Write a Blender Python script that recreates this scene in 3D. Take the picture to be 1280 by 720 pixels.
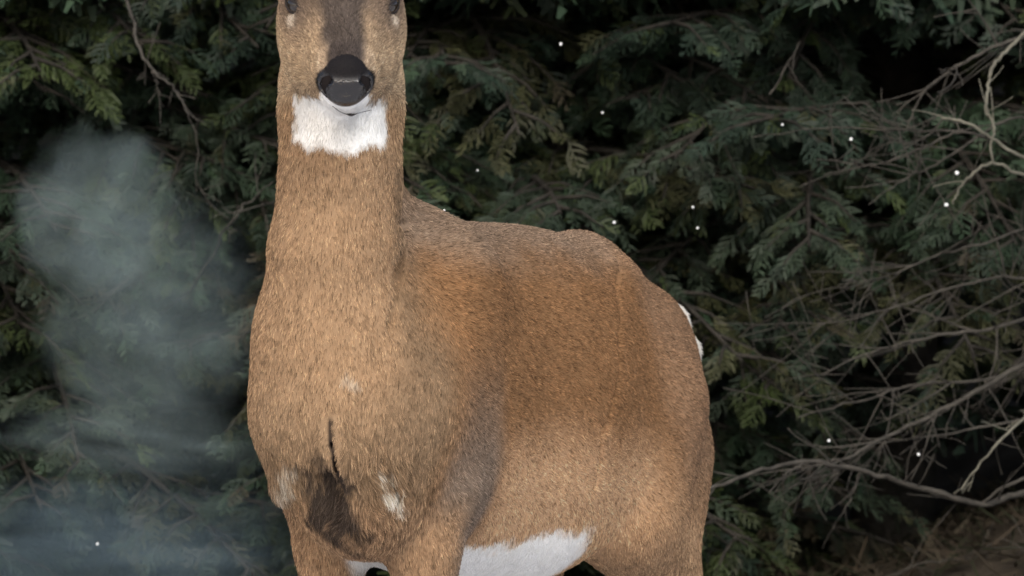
import bpy, math, random
import numpy as np

# ---------------------------------------------------------------- camera, sky, sun, exposure
scene = bpy.context.scene
for o in list(bpy.data.objects): bpy.data.objects.remove(o)
CAMZ = 0.80
cam_d = bpy.data.cameras.new('camera'); cam = bpy.data.objects.new('camera', cam_d)
scene.collection.objects.link(cam); scene.camera = cam
cam.location = (0.0, -6.0, CAMZ); cam.rotation_euler = (math.radians(90), 0, 0)
cam_d.sensor_width = 36.0; cam_d.lens = 36.0*6000/1280; cam_d.clip_start = 0.1; cam_d.clip_end = 500
cam_d.dof.use_dof = True; cam_d.dof.focus_distance = 6.25; cam_d.dof.aperture_fstop = 9.5

SUN_EL, SUN_AZ = math.radians(36), math.radians(21)     # azimuth: where the light comes from, seen from behind the camera
world = bpy.data.worlds.new('World'); scene.world = world; world.use_nodes = True
wn = world.node_tree.nodes; wl = world.node_tree.links
bg = wn['Background']; sky = wn.new('ShaderNodeTexSky')
sky.sky_type = 'NISHITA'; sky.sun_disc = False
sky.sun_elevation = SUN_EL; sky.sun_rotation = math.pi-SUN_AZ*-1
sky.air_density = 1.0; sky.dust_density = 4.0; sky.ozone_density = 1.0
wl.new(sky.outputs[0], bg.inputs[0]); bg.inputs[1].default_value = 0.10
sun_d = bpy.data.lights.new('sun', 'SUN'); sun_d.energy = 1.4; sun_d.angle = math.radians(18); sun_d.color = (1.0, 0.95, 0.88)
sun = bpy.data.objects.new('sun', sun_d); scene.collection.objects.link(sun)
from mathutils import Vector
sdir = Vector((math.sin(SUN_AZ)*math.cos(SUN_EL), -math.cos(SUN_AZ)*math.cos(SUN_EL), math.sin(SUN_EL)))   # towards the sun
sun.rotation_euler = sdir.to_track_quat('Z', 'Y').to_euler(); sun.location = sdir*20
scene.view_settings.view_transform = 'Standard'; scene.view_settings.look = 'None'
scene.view_settings.exposure = 0.75; scene.view_settings.gamma = 1.0
scene.render.engine = 'CYCLES'
scene.cycles.use_denoising = True
scene.cycles.max_bounces = 4; scene.cycles.diffuse_bounces = 2; scene.cycles.adaptive_threshold = 0.025; scene.cycles.volume_bounces = 0
scene.cycles.transparent_max_bounces = 8

# ---------------------------------------------------------------- helpers
rng = np.random.default_rng(7); random.seed(7)
COL = scene.collection
def link(name, data, parent=None, loc=None):
    o = bpy.data.objects.new(name, data); COL.objects.link(o)
    if parent is not None: o.parent = parent
    if loc is not None: o.location = loc
    return o
def tag(o, label=None, cat=None, group=None, kind=None):
    for k, v in (('label', label), ('category', cat), ('group', group), ('kind', kind)):
        if v: o[k] = v
    return o
def mesh_np(name, V, F, mat=None, smooth=True, col=None):
    """mesh from an (n,3) array and an (m,3|4) index array; col = per-vertex colour"""
    V = np.ascontiguousarray(V, np.float32); F = np.ascontiguousarray(F, np.int32)
    me = bpy.data.meshes.new(name); k = F.shape[1]
    me.vertices.add(len(V)); me.vertices.foreach_set('co', V.ravel())
    me.loops.add(F.size); me.loops.foreach_set('vertex_index', F.ravel())
    me.polygons.add(len(F)); me.polygons.foreach_set('loop_start', np.arange(0, F.size, k, dtype=np.int32))
    me.update(calc_edges=True)
    if smooth: me.polygons.foreach_set('use_smooth', np.ones(len(F), bool))
    if col is not None:
        a = me.color_attributes.new('tint', 'FLOAT_COLOR', 'POINT')
        c = np.ones((len(V), 4), np.float32); c[:, :3] = col; a.data.foreach_set('color', c.ravel())
    if mat: me.materials.append(mat)
    return me
def at(px, py, D):
    """world point seen at pixel (px, py) of the 1280 x 720 picture, D metres in front of the camera"""
    return np.array([(px-640)*D/6000, D-6.0, CAMZ-(py-360)*D/6000])
def sm(x, a, b):
    t = np.clip((x-a)/(b-a), 0, 1); return t*t*(3-2*t)
def _hash(ix, iy, iz, seed):
    h = (ix.astype(np.int64)*374761393+iy.astype(np.int64)*668265263+iz.astype(np.int64)*2147483647+seed*1274126177) & 0xffffffff
    h = ((h ^ (h >> 13))*1274126177) & 0xffffffff
    return ((h ^ (h >> 16)) & 0xffff)/65535.0
def vnoise(p, scale, seed=0):
    q = np.asarray(p, float)*scale; i = np.floor(q); f = q-i; f = f*f*(3-2*f); i = i.astype(np.int64); out = 0
    for a in (0, 1):
        for b in (0, 1):
            for c in (0, 1):
                w = (f[:, 0] if a else 1-f[:, 0])*(f[:, 1] if b else 1-f[:, 1])*(f[:, 2] if c else 1-f[:, 2])
                out = out+w*_hash(i[:, 0]+a, i[:, 1]+b, i[:, 2]+c, seed)
    return out
def tubes(paths, sides=6):
    """list of (points, radii) -> verts, quads of one joined mesh (open ends pinched)"""
    VV, FF, base = [], [], 0
    for P, R in paths:
        P = np.asarray(P, float); n = len(P)
        T = np.gradient(P, axis=0); T /= np.maximum(np.linalg.norm(T, axis=1), 1e-9)[:, None]
        ref = np.array([0.3, 0.2, 0.93]); X = np.cross(T, ref)
        bad = np.linalg.norm(X, axis=1) < 0.1
        X[bad] = np.cross(T[bad], np.array([1.0, 0, 0])); X /= np.linalg.norm(X, axis=1)[:, None]
        Y = np.cross(T, X); a = np.linspace(0, 2*math.pi, sides, endpoint=False)
        ring = P[:, None]+(X[:, None]*np.cos(a)[None, :, None]+Y[:, None]*np.sin(a)[None, :, None])*np.asarray(R)[:, None, None]
        VV.append(ring.reshape(-1, 3))
        i, j = np.meshgrid(np.arange(n-1), np.arange(sides), indexing='ij'); i = i.ravel(); j = j.ravel(); j2 = (j+1) % sides
        FF.append(np.stack([i*sides+j, i*sides+j2, (i+1)*sides+j2, (i+1)*sides+j], 1)+base); base += n*sides
    return np.concatenate(VV), np.concatenate(FF)
def spline(pts, n=6, jit=0.0, r=None):
    """Catmull-Rom through pts"""
    P = np.asarray(pts, float); P = np.vstack([2*P[0]-P[1], P, 2*P[-1]-P[-2]]); out = []
    for i in range(1, len(P)-2):
        for t in np.linspace(0, 1, n, endpoint=False):
            a, b, c, d = P[i-1:i+3]
            out.append(0.5*((2*b)+(c-a)*t+(2*a-5*b+4*c-d)*t*t+(3*b-a-3*c+d)*t**3))
    out.append(P[-2]); out = np.array(out)
    if jit: out[1:] += (r or rng).normal(0, jit, (len(out)-1, 3))
    return out

# ---------------------------------------------------------------- materials
def newmat(name):
    m = bpy.data.materials.new(name); m.use_nodes = True; nt = m.node_tree
    return m, nt.nodes, nt.links, nt.nodes['Principled BSDF']
def ramp(nodes, stops):
    r = nodes.new('ShaderNodeValToRGB'); e = r.color_ramp.elements
    e[0].position, e[0].color = stops[0][0], (*stops[0][1], 1); e[1].position, e[1].color = stops[-1][0], (*stops[-1][1], 1)
    for p, c in stops[1:-1]:
        x = e.new(p); x.color = (*c, 1)
    return r
def mat_tint(name, rough=0.9, spec=0.2, mul=1.0, transl=0.0):
    m, n, l, b = newmat(name)
    a = n.new('ShaderNodeAttribute'); a.attribute_name = 'tint'
    b.inputs['Roughness'].default_value = rough; b.inputs['Specular IOR Level'].default_value = spec
    l.new(a.outputs['Color'], b.inputs['Base Color'])
    if transl:
        t = n.new('ShaderNodeBsdfTranslucent'); mx = n.new('ShaderNodeMixShader'); mx.inputs[0].default_value = transl
        l.new(a.outputs['Color'], t.inputs[0]); l.new(b.outputs[0], mx.inputs[1]); l.new(t.outputs[0], mx.inputs[2])
        l.new(mx.outputs[0], n['Material Output'].inputs[0])
    return m
def mat_noise(name, stops, scale, rough=0.9, detail=6, bump=0.3, bscale=None, spec=0.2, coat=0.0):
    m, n, l, b = newmat(name)
    tc = n.new('ShaderNodeTexCoord'); nz = n.new('ShaderNodeTexNoise'); nz.inputs['Scale'].default_value = scale; nz.inputs['Detail'].default_value = detail
    l.new(tc.outputs['Object'], nz.inputs['Vector']); r = ramp(n, stops); l.new(nz.outputs['Fac'], r.inputs[0]); l.new(r.outputs[0], b.inputs['Base Color'])
    n2 = n.new('ShaderNodeTexNoise'); n2.inputs['Scale'].default_value = bscale or scale*4; n2.inputs['Detail'].default_value = 4
    l.new(tc.outputs['Object'], n2.inputs['Vector'])
    bp = n.new('ShaderNodeBump'); bp.inputs['Strength'].default_value = bump; bp.inputs['Distance'].default_value = 0.01
    l.new(n2.outputs['Fac'], bp.inputs['Height']); l.new(bp.outputs[0], b.inputs['Normal'])
    b.inputs['Roughness'].default_value = rough; b.inputs['Specular IOR Level'].default_value = spec
    if coat: b.inputs['Coat Weight'].default_value = coat
    return m
M_SOIL = mat_noise('ground_litter', [(0.3, (0.022, 0.018, 0.013)), (0.5, (0.045, 0.036, 0.026)), (0.7, (0.075, 0.063, 0.047))], 9, bump=0.8, bscale=60)
_n = M_SOIL.node_tree.nodes; _l = M_SOIL.node_tree.links; _b = _n['Principled BSDF']; _old = _b.inputs['Base Color'].links[0].from_socket
_tc = _n.new('ShaderNodeTexCoord'); _sx = _n.new('ShaderNodeSeparateXYZ'); _l.new(_tc.outputs['Object'], _sx.inputs[0])
_nz = _n.new('ShaderNodeTexNoise'); _nz.inputs['Scale'].default_value = 1.7; _nz.inputs['Detail'].default_value = 5; _l.new(_tc.outputs['Object'], _nz.inputs['Vector'])
_ad = _n.new('ShaderNodeMath'); _ad.operation = 'MULTIPLY_ADD'; _ad.inputs[1].default_value = 1.6; _l.new(_nz.outputs['Fac'], _ad.inputs[0]); _l.new(_sx.outputs['Y'], _ad.inputs[2])
_mr = _n.new('ShaderNodeMapRange'); _l.new(_ad.outputs[0], _mr.inputs[0])
for _i, _v in ((1, 1.85), (2, 2.05), (3, 1.0), (4, 0.0)): _mr.inputs[_i].default_value = _v
_mx = _n.new('ShaderNodeMix'); _mx.data_type = 'RGBA'; _l.new(_mr.outputs[0], _mx.inputs[0]); _l.new(_old, _mx.inputs[6]); _mx.inputs[7].default_value = (0.66, 0.67, 0.70, 1)   # thin snow in the open, bare litter under the trees
_l.new(_mx.outputs[2], _b.inputs['Base Color'])
M_BARK = mat_noise('cedar_bark', [(0.3, (0.015, 0.014, 0.012)), (0.7, (0.042, 0.038, 0.032))], 30, bump=0.6)
M_TWIG = mat_noise('bare_twig_bark', [(0.3, (0.027, 0.025, 0.022)), (0.7, (0.076, 0.070, 0.060))], 40, bump=0.4)
M_TWIGP = mat_noise('pale_twig_bark', [(0.3, (0.085, 0.082, 0.066)), (0.7, (0.17, 0.165, 0.13))], 40, bump=0.3)
M_FROND = mat_tint('cedar_frond', rough=0.6, spec=0.35, transl=0.15)
M_LITTER = mat_tint('dry_litter', rough=0.9)
# ---------------------------------------------------------------- ground: open in front, a low bank under the hedge
def ground_z(x, y):
    x = np.asarray(x, float); y = np.asarray(y, float)
    p = np.stack([x, y, 0*x], -1).reshape(-1, 3)
    n = (vnoise(p, 0.9, 3)-0.5).reshape(x.shape)*0.10+(vnoise(p, 5.0, 4)-0.5).reshape(x.shape)*0.03
    bank = sm(y, 1.15, 2.7)*(0.13+0.15*sm(x, 0.0, 0.5)+0.16*sm(x, 0.55, 1.15))+sm(y, 5.8, 9.5)*4.0  # last term: unseen steep rise added behind the hedge to block low sky
    return bank+n*sm(y, 1.1, 2.0)
gx = np.concatenate([np.linspace(-60, -3, 20), np.linspace(-2.9, 3.2, 124), np.linspace(3.3, 60, 20)])
gy = np.concatenate([np.linspace(-60, 0.8, 20), np.linspace(0.9, 6, 110), np.linspace(6.2, 60, 20)])
GX, GY = np.meshgrid(gx, gy, indexing='ij'); GZ = ground_z(GX, GY)
i, j = np.meshgrid(np.arange(len(gx)-1), np.arange(len(gy)-1), indexing='ij'); i = i.ravel(); j = j.ravel(); w = len(gy)
tag(link('ground', mesh_np('ground', np.stack([GX, GY, GZ], -1).reshape(-1, 3), np.stack([i*w+j, (i+1)*w+j, (i+1)*w+j+1, i*w+j+1], 1), M_SOIL)), kind='structure')

# ---------------------------------------------------------------- cedar foliage
def strip(p0, p1, w0, w1, up):
    d = p1-p0; s = np.cross(d, up); s /= max(np.linalg.norm(s), 1e-9)
    return [p0-s*w0, p0+s*w0, p1+s*w1, p1-s*w1]
def make_frond(r, nb=9, sub=2, droop=0.25, wid=0.0030):
    """flat spray of scale leaves, 1 unit = 0.1 m long, pointing along +Y; returns (q,4,3)"""
    up = np.array([0, 0, 1.0]); Q = []
    def axis(t): return np.array([0.06*math.sin(3*t), t, -droop*t*t])
    ts = np.linspace(0, 1, 5 if sub else 3); w = wid*10
    for a, b in zip(ts[:-1], ts[1:]): Q.append(strip(axis(a), axis(b), w*0.8*(1.1-a), w*0.8*(1.1-b), up))
    for k in range(nb):
        t = 0.08+0.88*k/nb; sd = 1 if k % 2 else -1
        L = (0.55*(1-t)**0.7+0.12)*r.uniform(0.75, 1.15); ang = math.radians(r.uniform(35, 58))*sd
        d = np.array([math.sin(ang), math.cos(ang), -0.18+r.normal(0, 0.12)]); p0 = axis(t)
        p1 = p0+d*L*0.5; d2 = d+np.array([-0.25*sd, 0.2, -0.15]); p2 = p1+d2*L*0.5
        tw = up+np.array([r.normal(0, 0.35), r.normal(0, 0.35), 0])
        if not sub:
            Q.append(strip(p0, p2, w*1.1, w*0.4, tw)); continue
        Q.append(strip(p0, p1, w*0.9, w*1.1, tw)); Q.append(strip(p1, p2, w*1.1, w*0.35, tw))
        for m in range(sub):
            u = (m+0.6)/(sub+0.3); q0 = p0+(p2-p0)*u; s2 = 1 if m % 2 else -1
            a2 = ang+math.radians(38)*s2; l2 = L*0.42*(1.1-u*0.6)
            q1 = q0+np.array([math.sin(a2), math.cos(a2), -0.15+r.normal(0, 0.2)])*l2
            Q.append(strip(q0, q1, w*1.0, w*0.35, up+np.array([r.normal(0, 0.4), r.normal(0, 0.4), 0])))
    return np.array(Q)*0.1
frng = np.random.default_rng(21)
FR_HI = [make_frond(frng, 8, 1, frng.uniform(0.1, 0.5)) for _ in range(10)]
FR_LO = [make_frond(frng, 6, 0, frng.uniform(0.1, 0.5), 0.0075) for _ in range(6)]
def stamp(protos, P, Dv, Uv, S, C, which):
    """copies of the fronds at P pointing along Dv with up Uv, size S, colour C -> verts, quads, colours"""
    Dv = Dv/np.linalg.norm(Dv, axis=1)[:, None]; X = np.cross(Dv, Uv); X /= np.maximum(np.linalg.norm(X, axis=1), 1e-6)[:, None]; Z = np.cross(X, Dv)
    VV, CC = [], []
    for v, Q in enumerate(protos):
        m = which == v
        if not m.any(): continue
        R = np.stack([X[m], Dv[m], Z[m]], 1)*S[m][:, None, None]
        W = np.einsum('qkc,ncd->nqkd', Q, R)+P[m][:, None, None, :]
        VV.append(W.reshape(-1, 3)); tipf = 0.85+0.3*(Q[:, :, 1]/0.1)
        CC.append((C[m][:, None, None, :]*tipf[None, :, :, None]).reshape(-1, 3))
    V = np.concatenate(VV); return V, np.arange(len(V)).reshape(-1, 4), np.concatenate(CC)
def in_view(P, mg=0.10):
    D = P[:, 1]+6; return (np.abs(P[:, 0]) < 0.1067*D+mg) & (np.abs(P[:, 2]-CAMZ) < 0.06*D+mg)
GREENS = np.array([[0.030, 0.054, 0.030], [0.023, 0.041, 0.027], [0.046, 0.064, 0.020], [0.038, 0.056, 0.036], [0.060, 0.062, 0.026], [0.070, 0.058, 0.038]])
def cedar(tx, ty, H, R, seed, label, openlow=0.0, nb=80, tone=(0.26, 0.25, 0.2, 0.17, 0.08, 0.04)):
    r = np.random.default_rng(seed); z0 = float(ground_z(np.array([tx]), np.array([ty]))[0])
    T = link('cedar_tree', None, loc=(tx, ty, z0)); tag(T, label, 'tree', 'cedars of the hedge')
    n = 12; tz = np.linspace(-0.05, H, n); P = np.stack([0.03*np.sin(tz*1.7+seed), 0.03*np.cos(tz*1.3), tz], 1)
    V, F = tubes([(P, 0.085*(1-tz.clip(0)/H*0.93))], 10); link('trunk', mesh_np('trunk', V, F, M_BARK), T)
    FP, FD, FU, FS, FC = [], [], [], [], []
    for b in range(nb):
        u = (b+r.random())/nb; zb = 0.12+openlow+(u/0.86*(1.5-openlow) if u < 0.86 else 1.5-openlow+(u-0.86)/0.14*(H-2.0))
        if zb < 1.75: az = math.radians(-90+r.normal(0, 48))
        else: az = r.uniform(0, 2*math.pi)
        L = R*(1-0.62*max(0, zb-0.6)/H)*r.uniform(0.72, 1.12)
        if zb < openlow: L *= 0.75
        d = np.array([math.cos(az), math.sin(az), 0]); pts = []
        rise = r.uniform(0.02, 0.2); dr = r.uniform(0.12, 0.4); bend = r.normal(0, 0.12); side = np.array([-d[1], d[0], 0])
        for t in np.linspace(0, 1, 7): pts.append(np.array([0, 0, zb])+d*L*t+side*bend*t*t*L+np.array([0, 0, L*(rise*t-dr*t**2.2)]))
        B = np.array(pts); rad = 0.016*(1-np.linspace(0, 1, 7)*0.85)*(0.6+0.5*L)
        paths = [(B, rad)]; clump = r.normal(0, 0.15); ci = r.choice(6, p=tone)
        ns = int(L/0.052)
        for k in range(ns):
            t = 0.34+0.66*(k+r.random()*0.6)/ns; f = t*6; i0 = min(int(f), 5); p0 = B[i0]+(B[i0+1]-B[i0])*(f-i0)
            tang = B[i0+1]-B[i0]; tang /= np.linalg.norm(tang); sd = 1 if k % 2 else -1
            l2 = r.uniform(0.12, 0.30)*(1.15-0.75*t+0.12)
            dd = tang*r.uniform(0.5, 0.9)+side*sd*r.uniform(0.5, 0.95)+np.array([0, 0, r.uniform(-0.30, 0.22)]); dd /= np.linalg.norm(dd)
            p1 = p0+dd*l2*0.5; p2 = p1+(dd+np.array([0, 0, -0.35]))*l2*0.5
            paths.append((np.array([p0, p1, p2]), np.array([0.0045, 0.003, 0.0012])))
            nf = max(3, int(l2/0.0115))
            v = ((np.arange(nf)+0.5+r.random(nf)*0.5)/nf)[:, None]; cx = np.array([dd[1], -dd[0], 0.0])
            FP.append(p0+(p1-p0)*np.minimum(1, 2*v)+(p2-p1)*np.maximum(0, 2*v-1))
            fd = dd*r.uniform(0.5, 1.0, (nf, 1))+cx*(r.choice([-1, 1], (nf, 1))*r.uniform(0.2, 0.9, (nf, 1)))+d*0.25; fd[:, 2] += r.uniform(-0.75, 0.05, nf)
            FD.append(fd); FU.append(UPV+r.normal(0, 0.5, (nf, 3))+d*0.4); FS.append(r.uniform(0.32, 0.66, nf))
            FC.append(GREENS[np.where(r.random(nf) < 0.75, ci, r.choice(6, nf, p=tone))]*(1+clump)*np.array([0.86, 0.90, 0.84])*r.uniform(0.45, 1.0, (nf, 1)))
        V, F = tubes(paths, 4); link('branch', mesh_np('branch', V, F, M_BARK), T)
    FP = np.concatenate(FP); FD = np.concatenate(FD); FU = np.concatenate(FU); FS = np.concatenate(FS); FC = np.concatenate(FC)
    WP = FP+np.array([tx, ty, z0]); hi = in_view(WP, 0.05) & (FP[:, 1] < -0.30)
    hi &= ~((WP[:, 0] > -0.28) & (WP[:, 0] < 0.16) & (WP[:, 2] < 0.78))          # those wholly behind the deer need no fine leaves
    out = []
    lo = ~hi & (r.random(len(FP)) < 0.48)
    for prot, m in ((FR_HI, hi), (FR_LO, lo)):
        if m.any(): out.append(stamp(prot, FP[m], FD[m], FU[m], FS[m]*(1.0 if prot is FR_HI else 1.8), FC[m], r.integers(0, len(prot), m.sum())))
    V = np.concatenate([o[0] for o in out]); C = np.concatenate([o[2] for o in out]); F = np.arange(len(V)).reshape(-1, 4)
    tag(link('crown', mesh_np('crown', V, F, M_FROND, smooth=False, col=C), T), kind='stuff')
    print('cedar', label, 'fronds', len(FP), 'hi', int(hi.sum()))
    return T
UPV = np.array([0, 0, 1.0])
CED_L = cedar(-1.05, 3.05, 4.2, 0.95, 11, 'dark green cedar behind the window glare, left of the deer', nb=125)
cedar(-0.15, 3.15, 4.4, 0.98, 12, 'dense cedar behind the deer\'s neck and back', nb=125, tone=(0.22, 0.22, 0.28, 0.14, 0.10, 0.04))
cedar(0.72, 3.25, 4.3, 0.98, 13, 'cedar behind the deer\'s rump, with bare twigs before its right side', openlow=0.42, nb=115)
cedar(1.62, 3.35, 4.2, 0.95, 14, 'shaded cedar at the right edge behind the bare shrub', openlow=0.5, nb=80, tone=(0.2, 0.2, 0.15, 0.2, 0.1, 0.15))
cedar(-1.98, 3.15, 4.0, 0.95, 15, 'cedar just beyond the left edge of the hedge view', nb=36)
# thicket behind the hedge: one dark mass
r = np.random.default_rng(5); n = 14000
P = np.stack([r.uniform(-5.5, 6, n), r.uniform(4.3, 5.8, n), r.uniform(0.1, 4.8, n)], 1)
D_ = r.normal(0, 1, (n, 3)); D_[:, 2] -= 0.6
V, F, C = stamp(FR_LO, P, D_, r.normal(0, 1, (n, 3)), r.uniform(1.6, 3.2, n), GREENS[r.integers(0, 4, n)]*r.uniform(0.5, 1, (n, 1)), r.integers(0, len(FR_LO), n))
tag(link('conifer_thicket', mesh_np('conifer_thicket', V, F, M_FROND, smooth=False, col=C)), 'dark mass of evergreen foliage deep behind the hedge', 'thicket', kind='stuff')
# ---------------------------------------------------------------- bare shrub on the right: stem beyond the edge, dead boughs reaching in
sr = np.random.default_rng(44)
SH = link('bare_shrub', None, loc=(1.42, 2.10, float(ground_z(np.array([1.42]), np.array([2.10]))[0])))
tag(SH, 'leafless shrub with dead grey-brown twigs reaching in from the right edge', 'shrub')
SO = np.array(SH.location)
sp0 = spline([SO+np.array([0, 0, -0.05]), SO+np.array([-0.05, 0.02, 0.5]), SO+np.array([0.03, 0.0, 1.1]), SO+np.array([-0.04, 0.05, 1.9])], 6, 0.004, sr)
V, F = tubes([(sp0, np.linspace(0.034, 0.008, len(sp0)))], 8); link('stem', mesh_np('stem', V-SO, F, M_TWIG), SH)
def twigs(P, R, n, lmin, lmax, depth, out, r, side=0.9):
    """random side twigs along a path, and twigs on those"""
    for k in range(n):
        t = r.uniform(0.12, 0.98); i0 = min(int(t*(len(P)-1)), len(P)-2); p = P[i0]+(P[i0+1]-P[i0])*(t*(len(P)-1)-i0)
        tg = P[i0+1]-P[i0]; tg /= max(np.linalg.norm(tg), 1e-9)
        d = tg+r.normal(0, side, 3)*np.array([1, 0.7, 0.8]); d /= np.linalg.norm(d)
        L = r.uniform(lmin, lmax); pts = [p]; m = max(3, int(L/0.03))
        for q in range(m):
            d = d+r.normal(0, 0.09, 3); d /= np.linalg.norm(d); pts.append(pts[-1]+d*L/m)
        r0 = min(R[i0]*0.7, 0.0007+0.008*L); rr = np.linspace(r0, 0.0007, len(pts)); out.append((np.array(pts), rr))
        if depth > 0: twigs(np.array(pts), rr, r.integers(1, 4), lmin*0.45, lmax*0.5, depth-1, out, r)
def bough(pts, r0, r1, ntw, mat=None, lmin=0.05, lmax=0.2, depth=1, jit=0.0012):
    P = spline([at(*p) for p in pts], 6, jit, sr); R = np.linspace(r0, r1, len(P))*0.60; out = [(P, R)]
    twigs(P, R, int(ntw*0.75+0.5), lmin, lmax, depth, out, sr); V, F = tubes(out, 6)
    return link('branch', mesh_np('branch', V-SO, F, mat or M_TWIG), SH)
# the long low limb, its fork and the limb above it
bough([(1470, 590, 8.15), (1380, 590, 8.1), (1280, 615, 8.0), (1228, 629, 7.95), (1150, 610, 7.9), (1070, 588, 7.85), (1005, 577, 7.8), (940, 592, 7.75), (872, 616, 7.7)], 0.0115, 0.0050, 16, lmax=0.13)
bough([(1460, 380, 8.2), (1370, 410, 8.15), (1280, 455, 8.05), (1190, 508, 8.0), (1110, 545, 7.95), (1060, 572, 7.9), (1010, 583, 7.9)], 0.0105, 0.0030, 22, lmax=0.2)
bough([(1228, 629, 7.95), (1262, 606, 7.93), (1320, 585, 7.95), (1400, 560, 8.1), (1455, 545, 8.15)], 0.004, 0.008, 4)
bough([(1450, 440, 8.2), (1340, 490, 8.0), (1280, 523, 7.9), (1240, 562, 7.85), (1200, 612, 7.85)], 0.0065, 0.0028, 5, M_TWIGP, 0.03, 0.08)
bough([(1005, 577, 7.8), (985, 590, 7.78), (975, 600, 7.77), (962, 616, 7.76)], 0.0045, 0.0015, 3, None, 0.02, 0.05, 0)
bough([(1075, 590, 7.85), (1063, 625, 7.86), (1048, 650, 7.87), (1028, 685, 7.9)], 0.003, 0.001, 3, None, 0.02, 0.06, 0)
# middle tangle
bough([(1460, 330, 8.3), (1340, 380, 8.2), (1240, 410, 8.1), (1170, 420, 8.05), (1090, 440, 8.0), (1020, 470, 7.95)], 0.008, 0.002, 26, lmax=0.22)
bough([(1460, 400, 8.3), (1330, 405, 8.2), (1250, 470, 8.15), (1150, 480, 8.05), (1080, 500, 8.0), (1000, 520, 7.95)], 0.007, 0.002, 24, lmax=0.22)
bough([(1450, 320, 8.25), (1310, 345, 8.1), (1230, 350, 8.05), (1150, 372, 8.0), (1080, 395, 7.95), (1010, 410, 7.95)], 0.006, 0.0015, 22, lmax=0.2)
bough([(1440, 500, 8.2), (1300, 520, 8.1), (1190, 540, 8.05), (1110, 552, 8.0), (1050, 558, 7.95), (990, 556, 7.95)], 0.005, 0.0015, 18, lmax=0.15)
# upper right: pale forked twigs
bough([(1450, 300, 8.2), (1340, 250, 7.95), (1280, 220, 7.85), (1241, 204, 7.82), (1215, 218, 7.80), (1200, 235, 7.8), (1190, 255, 7.8)], 0.0060, 0.0030, 3, M_TWIGP, 0.03, 0.07, 0)
bough([(1440, 230, 8.15), (1330, 215, 7.95), (1280, 198, 7.85), (1238, 172, 7.82), (1205, 152, 7.80), (1176, 147, 7.80)], 0.0062, 0.0034, 4, M_TWIGP, 0.03, 0.1, 0)
bough([(1241, 204, 7.82), (1239, 180, 7.82), (1243, 160, 7.83), (1234, 138, 7.85), (1236, 108, 7.88), (1240, 85, 7.9), (1262, 60, 7.95), (1300, 30, 8.0), (1400, -10, 8.15)], 0.0032, 0.0060, 6, M_TWIGP, 0.03, 0.1, 0)
bough([(1238, 172, 7.82), (1200, 165, 7.85), (1160, 182, 7.88), (1120, 200, 7.9), (1080, 208, 7.93), (1030, 218, 7.95)], 0.0042, 0.0014, 8, None, 0.04, 0.12)
bough([(1450, 60, 8.3), (1340, 40, 8.1), (1270, 50, 8.0), (1215, 72, 7.97), (1160, 110, 7.95), (1145, 135, 7.95), (1130, 165, 7.95)], 0.0075, 0.0018, 14, None, 0.05, 0.18)
bough([(1205, 162, 7.9), (1150, 164, 7.92), (1090, 162, 7.95), (1030, 160, 7.97), (940, 172, 8.0)], 0.0035, 0.0013, 8, None, 0.04, 0.12)
bough([(1120, 162, 7.93), (1100, 145, 7.95), (1076, 128, 7.96), (1030, 133, 7.98)], 0.0030, 0.0013, 4, None, 0.03, 0.1)
bough([(1178, 150, 7.8), (1155, 175, 7.82), (1148, 205, 7.84), (1136, 222, 7.85)], 0.0028, 0.0015, 4, None, 0.03, 0.1)
bough([(1450, 180, 8.3), (1340, 150, 8.1), (1260, 150, 8.0), (1180, 200, 7.98), (1130, 225, 7.96), (1085, 255, 7.95)], 0.0055, 0.0014, 18, None, 0.05, 0.2)
bough([(1450, 260, 8.3), (1330, 270, 8.1), (1240, 300, 8.0), (1170, 320, 8.0), (1110, 345, 7.97), (1050, 360, 7.95)], 0.0055, 0.0014, 22, None, 0.05, 0.2)
bough([(1000, 52, 8.0), (985, 80, 8.02), (962, 118, 8.04)], 0.0020, 0.0032, 2, None, 0.03, 0.06, 0)
# low tangle of dead stems on the bank
BRUSH = link('brush_pile', None, loc=(0.85, 2.2, float(ground_z(np.array([0.85]), np.array([2.2]))[0]))); BO = np.array(BRUSH.location)
tag(BRUSH, 'low tangle of dead brown sticks on the bank at the bottom right', 'brush pile')
for k in range(16):
    x0 = sr.uniform(900, 1420); d0 = sr.uniform(7.9, 8.6); P0 = at(x0, 700, d0); P0[2] = float(ground_z(P0[:1], P0[1:2])[0])+0.01
    ang = sr.uniform(-0.3, 0.6); L = sr.uniform(0.25, 0.6); dirv = np.array([math.cos(ang), sr.uniform(-0.3, 0.3), 0.35*math.sin(ang)+0.12]); pts = [P0]
    for q in range(4): dirv = dirv+sr.normal(0, 0.2, 3)*np.array([1, 1, 0.5]); pts.append(pts[-1]+dirv/np.linalg.norm(dirv)*L/4)
    P = spline(pts, 4, 0.002, sr); R = np.linspace(0.004, 0.001, len(P)); out = [(P, R)]; twigs(P, R, 5, 0.04, 0.14, 1, out, sr); V, F = tubes(out, 5)
    link('stick', mesh_np('stick', V-BO, F, M_TWIG), BRUSH)
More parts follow.
